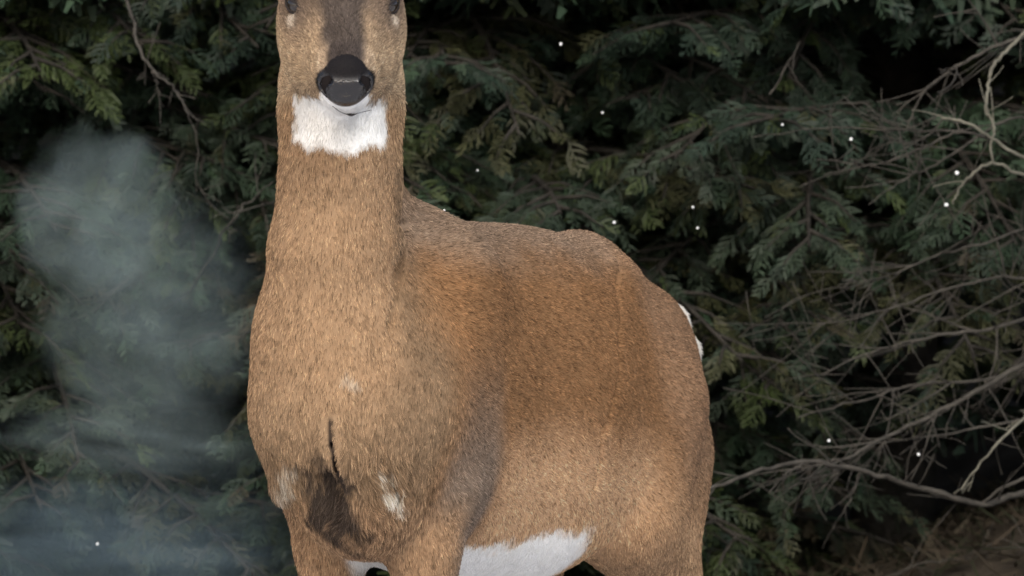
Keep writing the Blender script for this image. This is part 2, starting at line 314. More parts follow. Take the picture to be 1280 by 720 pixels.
# dead twigs inside the cedars on the left, and dry litter on the bank
LO = np.array(CED_L.location)
def ltw(pts, r0, r1, n, lm=0.08):
    P = spline([at(*p) for p in pts], 6, 0.002, sr); R = np.linspace(r0, r1, len(P)); out = [(P, R)]
    twigs(P, R, n, 0.03, lm, 1, out, sr); V, F = tubes(out, 5); link('dead_branch', mesh_np('dead_branch', V-LO, F, M_TWIG), CED_L)
ltw([(-30, -160, 9.0), (90, -70, 8.5), (150, -20, 8.1), (172, 55, 7.98), (190, 88, 7.96), (212, 105, 7.95), (228, 128, 7.95), (245, 175, 7.97), (245, 240, 8.0)], 0.004, 0.0008, 6)
ltw([(190, 88, 7.96), (194, 102, 7.96), (198, 118, 7.96)], 0.0020, 0.001, 1)
ltw([(150, 420, 8.9), (240, 360, 8.3), (285, 282, 8.0), (310, 255, 7.98), (340, 225, 7.97)], 0.004, 0.001, 5)
lr = np.random.default_rng(8); n = 26000
LX = lr.uniform(-2.5, 2.8, n); LY = lr.uniform(1.2, 3.6, n); P = np.stack([LX, LY, ground_z(LX, LY)+lr.uniform(0, 0.02, n)], 1)
d = lr.normal(0, 1, (n, 3)); d[:, 2] = lr.uniform(-0.1, 0.9, n); d /= np.linalg.norm(d, axis=1)[:, None]
s_ = np.cross(d, lr.normal(0, 1, (n, 3))); s_ /= np.linalg.norm(s_, axis=1)[:, None]; L = lr.uniform(0.02, 0.09, n)[:, None]; w_ = lr.uniform(0.0008, 0.004, n)[:, None]
V = np.stack([P-s_*w_, P+s_*w_, P+d*L+s_*w_*0.4, P+d*L-s_*w_*0.4], 1).reshape(-1, 3)
cc = np.array([[0.16, 0.125, 0.085], [0.11, 0.085, 0.06], [0.20, 0.17, 0.12], [0.07, 0.08, 0.04]])[lr.integers(0, 4, n)]*lr.uniform(0.14, 0.42, (n, 1))
tag(link('dry_litter', mesh_np('dry_litter', V, np.arange(4*n).reshape(-1, 4), M_LITTER, smooth=False, col=np.repeat(cc, 4, 0))), 'dry brown grass and fallen needles covering the bank', 'litter', kind='stuff')
# ---------------------------------------------------------------- deer body as a signed distance field
TH = math.radians(27)
AX = np.array([math.sin(TH), math.cos(TH), 0.0])       # along the spine, towards the tail
LT = np.array([math.cos(TH), -math.sin(TH), 0.0])      # lateral, towards the flank we see
UP = np.array([0.0, 0.0, 1.0])
C0 = np.array([-0.185, 0.12, 0.0])
def body(s, l, z):
    """point of the trunk: s metres behind the shoulders, l metres to the visible side, z up"""
    return C0 + AX*s + LT*l + UP*z

class Field:
    def __init__(self, lo, hi, h):
        self.lo = np.array(lo, float); self.h = h
        self.n = np.ceil((np.array(hi)-self.lo)/h).astype(int)+1
        self.f = np.full(self.n, 1.0, np.float32)
        self.ax = [(self.lo[i]+h*np.arange(self.n[i])).astype(np.float32) for i in range(3)]
    def _win(self, lo, hi, pad):
        a = np.clip(np.floor((np.array(lo)-pad-self.lo)/self.h).astype(int), 0, self.n)
        b = np.clip(np.ceil((np.array(hi)+pad-self.lo)/self.h).astype(int)+1, 0, self.n)
        sl = tuple(slice(a[i], b[i]) for i in range(3))
        g = np.meshgrid(*[self.ax[i][sl[i]] for i in range(3)], indexing='ij')
        return sl, g
    def _mix(self, sl, d, k, sub):
        f = self.f[sl]
        if f.size == 0: return
        if sub:
            d = -d
            hh = np.clip(0.5-0.5*(d-f)/k*-1, 0, 1) if k > 0 else (d > f)*1.0
            self.f[sl] = f*(1-hh)+d*hh + k*hh*(1-hh)
        else:
            hh = np.clip(0.5+0.5*(f-d)/k, 0, 1)
            self.f[sl] = f*(1-hh)+d*hh - k*hh*(1-hh)
    def ell(self, c, r, axes=None, k=0.04, sub=False):
        """ellipsoid; axes = three unit vectors for the three radii"""
        c = np.array(c, float); r = np.array(r, float)
        A = np.eye(3) if axes is None else np.array(axes, float)
        ext = np.sqrt(((A*r[:, None])**2).sum(0))
        sl, g = self._win(c-ext, c+ext, k+0.03)
        q = [(g[0]-c[0])*A[i, 0]+(g[1]-c[1])*A[i, 1]+(g[2]-c[2])*A[i, 2] for i in range(3)]
        k0 = np.sqrt(sum((q[i]/r[i])**2 for i in range(3)))
        k1 = np.sqrt(sum((q[i]/r[i]**2)**2 for i in range(3)))+1e-6
        self._mix(sl, k0*(k0-1)/k1, k, sub)
    def cone(self, a, b, ra, rb, k=0.04, sub=False, squash=None):
        """tapered capsule; squash=(unit vector, factor) makes it thinner along that vector"""
        a = np.array(a, float); b = np.array(b, float); R = max(ra, rb)
        sl, g = self._win(np.minimum(a, b)-R, np.maximum(a, b)+R, k+0.03)
        ab = b-a
        p = [g[i]-a[i] for i in range(3)]
        L = max(float(ab@ab), 1e-9)
        t = np.clip((p[0]*ab[0]+p[1]*ab[1]+p[2]*ab[2])/L, 0, 1)
        e = [p[i]-t*ab[i] for i in range(3)]
        if squash is not None:
            v, fac = squash; v = np.array(v, float)
            m = (e[0]*v[0]+e[1]*v[1]+e[2]*v[2])*(fac-1)
            e = [e[i]+m*v[i] for i in range(3)]
        e2 = e[0]**2+e[1]**2+e[2]**2
        d = np.sqrt(e2)-(ra+(rb-ra)*t)
        if squash is not None: d = d/max(1.0, squash[1]**0.5)
        self._mix(sl, d, k, sub)
    def front(self, x, z):
        """y of the first surface met from the front at (x, z)"""
        ix = int(round((x-self.lo[0])/self.h)); iz = int(round((z-self.lo[2])/self.h))
        return self.lo[1]+self.h*int(np.argmax(self.f[ix, :, iz] < 0))
    def groove(self, pts, rad, depth, k):
        q = [np.array([x, self.front(x, z), z]) for x, z in pts]
        for i in range(len(q)-1):      # a cut as deep as depth, whatever its width
            self.cone(q[i], q[i+1], rad[i], rad[i+1], k=k, sub=True, squash=((0, 1, 0), 0.5*(rad[i]/depth[i]+rad[i+1]/depth[i+1])))
    def path(self, pts, rad, **kw):
        for i in range(len(pts)-1):
            self.cone(pts[i], pts[i+1], rad[i], rad[i+1], **kw)
    def mesh(self, iso=0.0, sm_it=2):
        """surface nets: returns verts, quads, normals"""
        f = self.f-iso; n = self.n
        s = f < 0
        cs = np.zeros(n-1, np.int8)
        for dx in (0, 1):
            for dy in (0, 1):
                for dz in (0, 1):
                    cs += s[dx:n[0]-1+dx, dy:n[1]-1+dy, dz:n[2]-1+dz]
        act = (cs > 0) & (cs < 8)
        idx = np.full(n-1, -1, np.int64); ii = np.argwhere(act); idx[act] = np.arange(len(ii))
        acc = np.zeros((len(ii), 3)); cnt = np.zeros(len(ii))
        corners = [(a, b, c) for a in (0, 1) for b in (0, 1) for c in (0, 1)]
        for u in corners:
            for ax in range(3):
                if u[ax]: continue
                w = list(u); w[ax] = 1
                fa = f[ii[:, 0]+u[0], ii[:, 1]+u[1], ii[:, 2]+u[2]]
                fb = f[ii[:, 0]+w[0], ii[:, 1]+w[1], ii[:, 2]+w[2]]
                m = (fa < 0) != (fb < 0)
                t = np.where(m, fa/np.where(m, fa-fb, 1), 0)
                p = np.tile(np.array(u, float), (len(ii), 1)); p[:, ax] += t
                acc += p*m[:, None]; cnt += m
        V = self.lo+(ii+acc/cnt[:, None])*self.h
        Q = []
        for ax in range(3):
            b, c = (ax+1) % 3, (ax+2) % 3
            s0 = [slice(None)]*3; s1 = [slice(None)]*3
            s0[ax] = slice(0, n[ax]-1); s1[ax] = slice(1, n[ax])
            e = s[tuple(s0)] != s[tuple(s1)]
            e0 = s[tuple(s0)]
            pts = np.argwhere(e)
            ok = (pts[:, b] > 0) & (pts[:, c] > 0) & (pts[:, b] < n[b]-1) & (pts[:, c] < n[c]-1)
            pts = pts[ok]
            def at_(db, dc):
                q = pts.copy(); q[:, b] += db; q[:, c] += dc
                return idx[q[:, 0], q[:, 1], q[:, 2]]
            quad = np.stack([at_(-1, -1), at_(0, -1), at_(0, 0), at_(-1, 0)], 1)
            flip = ~e0[pts[:, 0], pts[:, 1], pts[:, 2]]
            quad[flip] = quad[flip][:, ::-1]
            Q.append(quad)
        Q = np.concatenate(Q)
        # a little Laplacian smoothing takes out the grid
        for _ in range(sm_it):
            I = np.concatenate([Q[:, i] for i in range(4)]*2); J = np.concatenate([Q[:, (i+1) % 4] for i in range(4)]+[Q[:, (i+3) % 4] for i in range(4)])
            c2 = np.bincount(I, minlength=len(V)); a2 = np.stack([np.bincount(I, V[J, d], len(V)) for d in range(3)], 1)
            V = 0.5*V+0.5*a2/np.maximum(c2, 1)[:, None]
        N = np.zeros_like(V)
        fn = np.cross(V[Q[:, 2]]-V[Q[:, 0]], V[Q[:, 3]]-V[Q[:, 1]])
        for i in range(4): N += np.stack([np.bincount(Q[:, i], fn[:, d], len(V)) for d in range(3)], 1)
        N /= np.maximum(np.linalg.norm(N, axis=1), 1e-12)[:, None]
        return V, Q, N

HEADY = np.array([0.06, -0.86, -0.50]); HEADY /= np.linalg.norm(HEADY)   # from the skull to the nose
HEADX = np.array([1.0, 0.07, 0.0]); HEADX -= HEADY*(HEADX@HEADY); HEADX /= np.linalg.norm(HEADX)
HEADZ = np.cross(HEADX, HEADY); HEADZ = HEADZ if HEADZ[2] > 0 else -HEADZ
SKULL = np.array([-0.2135, 0.00, 1.150])
def hd(x, y, z): return SKULL+HEADX*x+HEADY*y+HEADZ*z       # head frame: x to the side, y to the nose, z to the brow
NOSE = hd(0.002, 0.205, -0.006)

CREASE = [(-0.226, 0.634), (-0.225, 0.605), (-0.219, 0.575), (-0.207, 0.548)]
def deer_field(h=0.005):
    F = Field((-0.46, -0.30, -0.02), (0.42, 1.22, 1.46), h)
    ABC = (AX, LT, UP)
    # trunk
    F.ell(body(0.28, 0, 0.642), (0.38, 0.146, 0.226), ABC, k=0.05)
    F.ell(body(0.04, 0, 0.680), (0.18, 0.128, 0.205), ABC, k=0.09)
    F.ell(body(0.44, 0, 0.634), (0.26, 0.147, 0.226), ABC, k=0.05)
    F.ell(body(0.63, 0, 0.650), (0.215, 0.112, 0.190), ABC, k=0.05)
    F.cone(body(0.16, 0, 0.832), body(0.60, 0, 0.812), 0.048, 0.050, k=0.05)
    F.cone(body(0.61, 0, 0.812), body(0.81, 0, 0.715), 0.052, 0.040, k=0.045)
    F.ell(body(0.60, 0.060, 0.800), (0.045, 0.024, 0.022), ABC, k=0.045); F.ell(body(0.60, -0.060, 0.800), (0.045, 0.024, 0.022), ABC, k=0.045)     # hip bones
    # withers: base of the neck runs down into the back
    F.cone(body(0.03, 0.005, 0.882), body(0.17, 0.0, 0.840), 0.050, 0.046, k=0.04, squash=(LT, 1.2))
    # shoulders and upper arms
    for sd in (-1, 1):
        F.cone(body(0.10, 0.075*sd, 0.820), body(-0.035, 0.066*sd+0.012, 0.650), 0.040, 0.052, k=0.075)
        F.cone(body(-0.035, 0.066*sd+0.012, 0.650), body(0.05, 0.076*sd, 0.545), 0.056, 0.050, k=0.04)
        # thigh, haunch
        F.ell(body(0.690, 0.078*sd, 0.610), (0.130, 0.048, 0.180), ABC, k=0.035)
        F.ell(body(0.60, 0.092*sd, 0.555), (0.085, 0.042, 0.120), ABC, k=0.05)
    # neck: short cones so that it keeps its width and then widens into the chest
    nk = [(-0.2150, 0.085, 1.130), (-0.2155, 0.055, 1.020), (-0.2165, 0.045, 0.930), (-0.2220, 0.055, 0.845), (-0.2180, 0.085, 0.740), (-0.210, 0.095, 0.640)]
    F.path(nk, [0.066, 0.0685, 0.0695, 0.0775, 0.102, 0.112], k=0.025)
    F.cone((-0.214, 0.115, 1.02), body(0.0, -0.005, 0.865), 0.052, 0.054, k=0.025)          # nape to withers
    # brisket
    F.ell((-0.186, 0.070, 0.560), (0.080, 0.088, 0.098), k=0.04)
    # head
    F.ell(hd(0, -0.005, 0.000), (0.067, 0.105, 0.068), (HEADX, HEADY, HEADZ), k=0.03)
    F.cone(hd(0, 0.030, 0.004), hd(0, 0.155, -0.002), 0.056, 0.033, k=0.04, squash=(HEADX, 0.98))
    F.cone(hd(0, 0.140, -0.008), hd(0, 0.174, -0.012), 0.034, 0.028, k=0.02)
    for sd in (-1, 1):
        F.ell(hd(0.042*sd, 0.030, -0.040), (0.026, 0.080, 0.042), (HEADX, HEADY, HEADZ), k=0.04)    # cheek
        F.ell(hd(0.043*sd, 0.028, 0.048), (0.020, 0.034, 0.014), (HEADX, HEADY, HEADZ), k=0.018)    # brow
    F.cone(hd(0, 0.02, -0.066), hd(0, 0.165, -0.036), 0.040, 0.019, k=0.025)                          # lower jaw
    F.cone((-0.214, 0.020, 1.035), (-0.215, 0.010, 0.975), 0.055, 0.055, k=0.03)                     # throat ruff
    F.ell((-0.2145, 0.040, 1.055), (0.071, 0.060, 0.060), k=0.02)                                     # jowl
    # eye sockets
    for sd in (-1, 1):
        F.ell(hd(0.0640*sd, 0.048, 0.030), (0.018, 0.021, 0.015), (HEADX, HEADY, HEADZ), k=0.008, sub=True)
    # ears: cupped leaves held out to the sides
    for sd in (-1, 1):
        base = hd(0.060*sd, -0.055, 0.014)
        d = np.array([0.92*sd, 0.12, 0.38]); d /= np.linalg.norm(d)
        nrm = np.array([0.25*sd, -0.90, 0.20]); nrm -= d*(nrm@d); nrm /= np.linalg.norm(nrm)
        w = np.cross(d, nrm)
        F.cone(base, base+d*0.05, 0.024, 0.020, k=0.02)
        F.ell(base+d*0.105, (0.090, 0.038, 0.019), (d, w, nrm), k=0.02)
        F.ell(base+d*0.110+nrm*0.017, (0.076, 0.027, 0.018), (d, w, nrm), k=0.008, sub=True)
    # forelegs
    for sd, x, y in ((-1, -0.233, 0.165), (1, -0.112, 0.105)):
        e = body(0.03, 0.080*sd, 0.545)
        pts = [e, (x, y, 0.470), (x, y-0.005, 0.300), (x, y+0.004, 0.270), (x, y+0.004, 0.110), (x, y-0.008, 0.080), (x, y-0.030, 0.030)]
        F.path(pts, [0.054, 0.040, 0.0235, 0.0225, 0.0145, 0.0185, 0.016], k=0.020)
        F.cone(body(0.075, 0.066*sd, 0.525), (x+0.002, y+0.012, 0.400), 0.030, 0.022, k=0.025)
    # hind legs: near one set back, far one set forward
    for sd, s_f, l in ((1, 0.77, 0.058), (-1, 0.50, 0.070)):
        dsh = s_f-0.79
        pts = [body(0.67, 0.074*sd, 0.640), body(0.62+dsh*0.35, 0.074*sd, 0.490), body(0.82+dsh*0.8, l*sd, 0.335), body(0.84+dsh*0.85, l*sd, 0.285), body(0.80+dsh, l*sd, 0.105), body(0.785+dsh, l*sd, 0.075), body(0.765+dsh, l*sd, 0.030)]
        F.path(pts, [0.085, 0.074, 0.036, 0.027, 0.0165, 0.020, 0.017], k=0.030)
        F.cone(body(0.76+dsh*0.4, 0.066*sd, 0.560), body(0.78+dsh*0.7, l*sd, 0.400), 0.058, 0.042, k=0.04)
    # tail, pressed to the rump
    tb = body(0.842, 0.004, 0.770)
    F.path([tb, body(0.878, 0.012, 0.748), body(0.903, 0.020, 0.706), body(0.912, 0.024, 0.660)], [0.020, 0.023, 0.022, 0.008], k=0.014)
    # folds of the brisket: the crease off the midline, the hollow beside it, the two armpits
    F.ell((-0.234, F.front(-0.234, 0.535)-0.004, 0.535), (0.026, 0.018, 0.040), k=0.025, sub=True)
    F.groove(CREASE, [0.0022, 0.0040, 0.0050, 0.006], [0.006, 0.018, 0.018, 0.014], 0.004)
    F.groove([(-0.165, 0.600), (-0.156, 0.568), (-0.143, 0.538), (-0.150, 0.490)], [0.004, 0.006, 0.007, 0.006], [0.008, 0.014, 0.012, 0.010], 0.006)
    # where the neck column stands before the shoulder, and the front edge of the haunch
    F.groove([(-0.134, 0.925), (-0.139, 0.880), (-0.146, 0.810), (-0.153, 0.750)], [0.007, 0.009, 0.014, 0.020], [0.022, 0.017, 0.009, 0.003], 0.008)
    F.groove([(0.142, 0.840), (0.139, 0.735), (0.117, 0.603), (0.108, 0.540)], [0.020, 0.022, 0.022, 0.020], [0.0015, 0.003, 0.0035, 0.002], 0.006)
    F.groove([(-0.252, 0.612), (-0.246, 0.585)], [0.003, 0.004], [0.006, 0.008], 0.004)
    return F
# ---------------------------------------------------------------- deer: mesh, coat colours, fur, nose, eyes, hooves
DEER = link('deer', None, loc=(-0.05, 0.42, 0.0))
tag(DEER, 'brown white-tailed doe with white throat patch standing and facing the camera', 'deer')
OFF = np.array(DEER.location)
BV, BQ, BN = deer_field(0.0042).mesh(0.003, 1)

def head_coords(p):
    q = p-SKULL; return q@HEADX, q@HEADY, q@HEADZ
def mixc(c, col, w): return c*(1-w[:, None])+np.array(col)*w[:, None]
def bump(x, a, b, soft): return sm(x, a-soft, a+soft)*(1-sm(x, b-soft, b+soft))
def coat(p, nn):
    """fur colour (linear) from the place on the body: the animal's own markings"""
    q = p-C0; s = q@AX; l = q@LT; z = p[:, 2]; x = p[:, 0]; y = p[:, 1]
    big = vnoise(p, 14, 1)-0.5; mid = vnoise(p, 45, 2)-0.5
    fine = vnoise(p, 170, 9)-0.5
    z_ = z+0.03*big+0.012*mid; s_ = s+0.03*big
    c = np.tile(np.array([0.245, 0.134, 0.064]), (len(p), 1))                       # flank
    c = mixc(c, (0.270, 0.200, 0.145), sm(z_, 0.80, 0.87)*0.8)                         # greyer topline
    c = mixc(c, (0.540, 0.345, 0.205), (1-sm(z_, 0.53, 0.65))*bump(s, 0.10, 0.56, 0.06))   # warm lower flank
    c = mixc(c, (0.250, 0.158, 0.098), sm(s_, 0.56, 0.64)*sm(z_, 0.46, 0.56)*0.8)      # haunch
    c = mixc(c, (0.325, 0.212, 0.128), sm(s_, 0.50, 0.60)*(1-sm(z_, 0.44, 0.60)))      # hind leg
    c = mixc(c, (0.225, 0.172, 0.132), bump(s_, -0.025, 0.085, 0.025)*(1-sm(z_, 0.54, 0.76))*0.95)     # greyish shoulder, side of the foreleg
    front = np.maximum((1-sm(s_, -0.075, -0.005)), sm(z, 0.90, 0.95)*(1-sm(s, 0.02, 0.10)))
    fc = np.array([0.205, 0.138, 0.084])*(1+0.12*big[:, None])
    nedge = -0.147+0.02*big*(1-sm(z, 0.72, 0.80)); nsoft = 0.005+0.02*(1-sm(z, 0.66, 0.84))
    neck = (1-sm(x, nedge-nsoft, nedge+nsoft))*sm(z_, 0.56, 0.66)
    fc = mixc(fc, (0.325, 0.215, 0.129), np.maximum(neck, sm(z, 0.945, 0.965)))
    c = c*(1-front[:, None])+fc*front[:, None]
    c = mixc(c, (0.300, 0.210, 0.132), front*bump(z_, 0.56, 0.66, 0.05)*0.5)
    c = mixc(c, (0.310, 0.200, 0.120), (1-sm(z_, 0.50, 0.56))*(1-sm(s, 0.0, 0.05)))  # forelegs
    # white belly, inside of the thighs, armpits
    belly = (1-sm(z_+0.010*fine-0.008*sm(s, 0.25, 0.42), 0.452, 0.470))*bump(s+0.03*mid, 0.085, 0.435, 0.02)
    c = mixc(c, (0.88, 0.88, 0.86), belly)
    c = mixc(c, (0.70, 0.69, 0.66), (1-sm(np.abs(l), 0.016, 0.028))*(1-sm(z_, 0.450, 0.466))*sm(s, -0.12, -0.06)*(1-sm(s, 0.5, 0.55)))
    # brisket: dusky hollow, pale tufts
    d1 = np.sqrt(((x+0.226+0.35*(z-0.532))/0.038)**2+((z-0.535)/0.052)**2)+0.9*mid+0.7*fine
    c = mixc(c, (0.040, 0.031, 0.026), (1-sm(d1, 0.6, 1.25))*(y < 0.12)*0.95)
    for tx, tz, rr, w in ((-0.284, 0.556, 0.015, 0.5), (-0.160, 0.560, 0.009, 0.85), (-0.150, 0.542, 0.011, 0.85), (-0.142, 0.526, 0.009, 0.75), (-0.200, 0.682, 0.011, 0.30)):
        d2 = np.sqrt((x-tx)**2+(z-tz)**2)/rr
        c = mixc(c, (0.68, 0.63, 0.54), (1-sm(d2+1.0*mid+1.4*fine, 0.4, 1.3))*w*(y < 0.14))
    # tail and rump edge
    tl = sm(s, 0.850, 0.870)*bump(z, 0.65, 0.785, 0.01)
    c = mixc(c, (0.78, 0.74, 0.66), tl*np.maximum(sm(l, 0.002, 0.012), sm(-l, 0.01, 0.02)))
    c = mixc(c, (0.38, 0.275, 0.18), bump(s_, 0.79, 0.86, 0.015)*(1-sm(z, 0.66, 0.74))*0.6)
    # head
    hx, hy, hz = head_coords(p); ah = np.abs(hx)
    H = sm(hy, -0.13, -0.06)*sm(z, 1.02, 1.05)
    c = mixc(c, (0.400, 0.292, 0.190), H)
    face = H*sm(hz, -0.022, 0.026)*sm(hy, -0.12, -0.02)
    c = mixc(c, (0.160, 0.118, 0.088), face*(1-0.85*sm(hy, 0.07, 0.13)))
    c = mixc(c, (0.085, 0.068, 0.058), face*(1-sm(ah+0.012*mid, 0.018, 0.036))*sm(hz, 0.0, 0.02))
    c = mixc(c, (0.42, 0.32, 0.225), H*bump(hy, 0.158, 0.20, 0.010)*bump(ah, 0.021, 0.034, 0.004)*sm(hz, -0.016, -0.004)*0.8)    # pale band round the nose
    for sd in (-1, 1):
        d3 = np.sqrt(((hx-0.057*sd)/0.013)**2+((hy-0.066)/0.016)**2+((hz-0.014)/0.012)**2)
        c = mixc(c, (0.55, 0.47, 0.38), (1-sm(d3, 0.5, 1.2))*0.9)
        d3 = np.sqrt(((hx-0.060*sd)/0.024)**2+((hy-0.048)/0.026)**2+((hz-0.031)/0.016)**2)
        c = mixc(c, (0.06, 0.048, 0.042), (1-sm(d3, 0.7, 1.0))*0.9)
    # dark hair just above the nose
    c = mixc(c, (0.055, 0.045, 0.042), sm(hy, 0.150, 0.172)*(1-sm(ah, 0.016, 0.026))*sm(hz, -0.016, -0.004)*0.8)
    nd = np.sqrt((hx/0.0345)**2+((hy-0.181)/0.026)**2+((hz+0.008)/0.0245)**2)
    c = mixc(c, (0.016, 0.013, 0.013), (1-sm(nd, 0.98, 1.06)))                          # skin inside the nostrils
    # white lips, chin and throat patch
    thr = bump(z+0.016*mid+0.010*fine, 0.971+0.010*sm(np.abs(x+0.214), 0.035, 0.058), 1.0345, 0.0045)*(1-sm(np.abs(x+0.2140)+0.010*mid+0.008*fine, 0.0530, 0.0605))*(1-sm(y, 0.02, 0.05))
    c = mixc(c, (0.83, 0.83, 0.815), thr*sm(nd, 0.98, 1.04))
    # ears: pale inside
    ear = sm(z, 1.205, 1.22)*sm(np.abs(x+0.2135), 0.075, 0.09)
    c = mixc(c, (0.30, 0.20, 0.13), ear); c = mixc(c, (0.66, 0.60, 0.52), ear*sm(-nn[:, 1], 0.55, 0.8))
    c *= (1+0.10*mid+0.12*(vnoise(p, 130, 8)-0.5))[:, None]
    return np.clip(c, 0.008, 0.92)

BC = coat(BV, BN)
M_SKIN = mat_tint('deer_hide', rough=0.95, spec=0.1)
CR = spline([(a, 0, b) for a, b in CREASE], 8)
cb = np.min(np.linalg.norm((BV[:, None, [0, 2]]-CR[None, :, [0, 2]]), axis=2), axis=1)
BC = mixc(BC, (0.03, 0.022, 0.018), (1-sm(cb, 0.002, 0.005))*(BV[:, 1] < 0.06))      # shade of the parted hair painted into the skin along the crease
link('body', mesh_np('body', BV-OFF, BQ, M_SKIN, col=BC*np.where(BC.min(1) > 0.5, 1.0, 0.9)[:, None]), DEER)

# fur: short lying hairs, rooted all over the body
hr = np.random.default_rng(99)
ctr = BV[BQ].mean(1); e1 = BV[BQ[:, 2]]-BV[BQ[:, 0]]; e2 = BV[BQ[:, 3]]-BV[BQ[:, 1]]
area = 0.5*np.linalg.norm(np.cross(e1, e2), axis=1); fn = BN[BQ].mean(1); fn /= np.maximum(np.linalg.norm(fn, axis=1), 1e-9)[:, None]
dens = area*np.where(fn[:, 1] < 0.25, 1.0, 0.30)*np.where(ctr[:, 2] < 0.40, 0.35, 1.0)*np.where(ctr[:, 2] > 1.2, 0.5, 1.0)*np.where((ctr[:, 2] > 1.0) & (ctr[:, 1] < 0.02), 2.2, 1.0)
NH = 410000
pick = hr.choice(len(BQ), NH, p=dens/dens.sum()); u = hr.random((NH, 1)); v = hr.random((NH, 1)); q4 = BQ[pick]
def bil(A): return (A[q4[:, 0]]*(1-u)+A[q4[:, 1]]*u)*(1-v)+(A[q4[:, 3]]*(1-u)+A[q4[:, 2]]*u)*v
HP = bil(BV); HN = bil(BN); HN /= np.maximum(np.linalg.norm(HN, axis=1), 1e-9)[:, None]
hx, hy, hz = head_coords(HP); q = HP-C0; hs = q@AX; hl = q@LT; Z = HP[:, 2]
# no hair on the nose pad, the eyes and the hooves
nosed = np.linalg.norm((HP-hd(0.0, 0.190, -0.010))/np.array([0.036, 0.033, 0.030]), axis=1)
eyed = np.minimum(*[np.linalg.norm(HP-hd(0.060*sd, 0.047, 0.030), axis=1) for sd in (-1, 1)])
CR = spline([(a, 0, b) for a, b in CREASE], 8)
crd = np.min(np.linalg.norm((HP[:, None, [0, 2]]-CR[None, :, [0, 2]]), axis=2), axis=1)
crw = (crd < np.minimum(0.0036, 0.0036*(1-sm(HP[:, 2], 0.605, 0.640))+0.0004)) & (HP[:, 1] < 0.06)
keep = ~crw & (nosed > 0.9) & (eyed > 0.015) & (Z > 0.035)
wh = sm(hy, -0.10, -0.02)*sm(Z, 1.03, 1.06)
wf = np.maximum(1-sm(hs, -0.06, 0.03), sm(Z, 0.88, 0.95))*(1-wh)
wl_ = (1-sm(Z, 0.44, 0.54))*(1-wh)
flow = (AX*0.85-UP*0.45)[None]*np.ones((NH, 1))
flow = flow*(1-wf[:, None])+np.array([0.0, 0.05, -1.0])*wf[:, None]
flow = flow*(1-wl_[:, None])+(AX*0.25-UP)[None]*wl_[:, None]
flow = flow*(1-wh[:, None])+(-HEADY+0.15*HEADX*np.sign(hx)[:, None])*wh[:, None]
sw = np.stack([vnoise(HP, 18, k)-0.5 for k in (31, 32, 33)], 1); sw2 = np.stack([vnoise(HP, 75, k)-0.5 for k in (34, 35, 36)], 1)
swirl = np.exp(-(((HP[:, 0]+0.20)/0.08)**2+((Z-0.55)/0.07)**2))*(HP[:, 1] < 0.15)
flow = flow+sw*(0.28+1.6*swirl[:, None])+sw2*(0.28+1.0*swirl[:, None])+hr.normal(0, 0.13, (NH, 3))
flow -= HN*(flow*HN).sum(1)[:, None]; flow /= np.maximum(np.linalg.norm(flow, axis=1), 1e-9)[:, None]
Lh = 0.0072*np.ones(NH)
Lh = Lh*(1-wh)+0.0058*wh; Lh = np.where(Z < 0.40, 0.009, Lh); Lh = Lh*(1+1.3*swirl)
throat = bump(Z, 0.965, 1.04, 0.01)*(HP[:, 1] < 0.05)*(1-sm(hy, 0.05, 0.10)); Lh = Lh*(1+0.5*throat)
tuft = np.exp(-(((HP[:, 0]+0.300)/0.02)**2+((Z-0.555)/0.02)**2)); Lh = Lh*(1+2.2*tuft)
tailw = sm(hs, 0.855, 0.875)*(Z > 0.65)*(Z < 0.79); Lh = Lh*(1+0.6*tailw)
Lh *= np.where((crd < 0.013) & (HP[:, 1] < 0.06), 0.45, 1.0)
Lh *= hr.uniform(0.7, 1.2, NH)
lift = np.clip(0.26+0.12*hr.normal(0, 1, NH)+0.25*swirl+0.3*tuft+0.15*throat+0.10*wh, 0.10, 0.9)
tt = np.array([0, 0.35, 0.7, 1.0])
PTS = HP[:, None]-HN[:, None]*0.0006+Lh[:, None, None]*(flow[:, None]*(tt*1.0)[None, :, None]*np.cos(lift)[:, None, None]+HN[:, None]*(tt-0.42*tt**2)[None, :, None]*np.sin(lift)[:, None, None]*1.3)
PTS[:, 1:] += sw2[:, None]*0.0012*tt[None, 1:, None]
HC = coat(HP, HN)
rnd = hr.random(NH); white = sm(HC.min(1), 0.45, 0.6)
agouti = np.where(rnd < 0.22, 0.36, np.where(rnd > 0.87, 1.85, 1.0))*hr.uniform(0.82, 1.18, NH)
cl = 1+0.75*(vnoise(HP, 230, 51)-0.5)+0.12*(vnoise(HP, 60, 52)-0.5)
gr = (agouti*cl)*(1-white)+white*hr.uniform(0.88, 1.08, NH)
HC = np.clip(HC*gr[:, None]*1.12, 0.006, 0.95)
PTS = PTS[keep]; HC = HC[keep]; n = len(PTS)
hc = bpy.data.hair_curves.new('coat'); hc.add_curves([4]*n)
hc.points.foreach_set('position', (PTS-OFF).astype(np.float32).ravel())
ra = hc.attributes.get('radius') or hc.attributes.new('radius', 'FLOAT', 'POINT')
rad = (np.array([0.00022, 0.00022, 0.00018, 0.00008], np.float32)[None]*np.where(Z[keep] > 1.05, 0.8, 1.0)[:, None]).astype(np.float32)
ra.data.foreach_set('value', rad.ravel())
ca = hc.attributes.new('tint', 'FLOAT_COLOR', 'CURVE'); c4 = np.ones((n, 4), np.float32); c4[:, :3] = HC; ca.data.foreach_set('color', c4.ravel())
M_FUR = mat_tint('deer_fur', rough=0.75, spec=0.15, transl=0.2)
_n = M_FUR.node_tree.nodes; _l = M_FUR.node_tree.links; _ci = _n.new('ShaderNodeHairInfo'); _at = [q_ for q_ in _n if q_.type == 'ATTRIBUTE'][0]     # pale tips
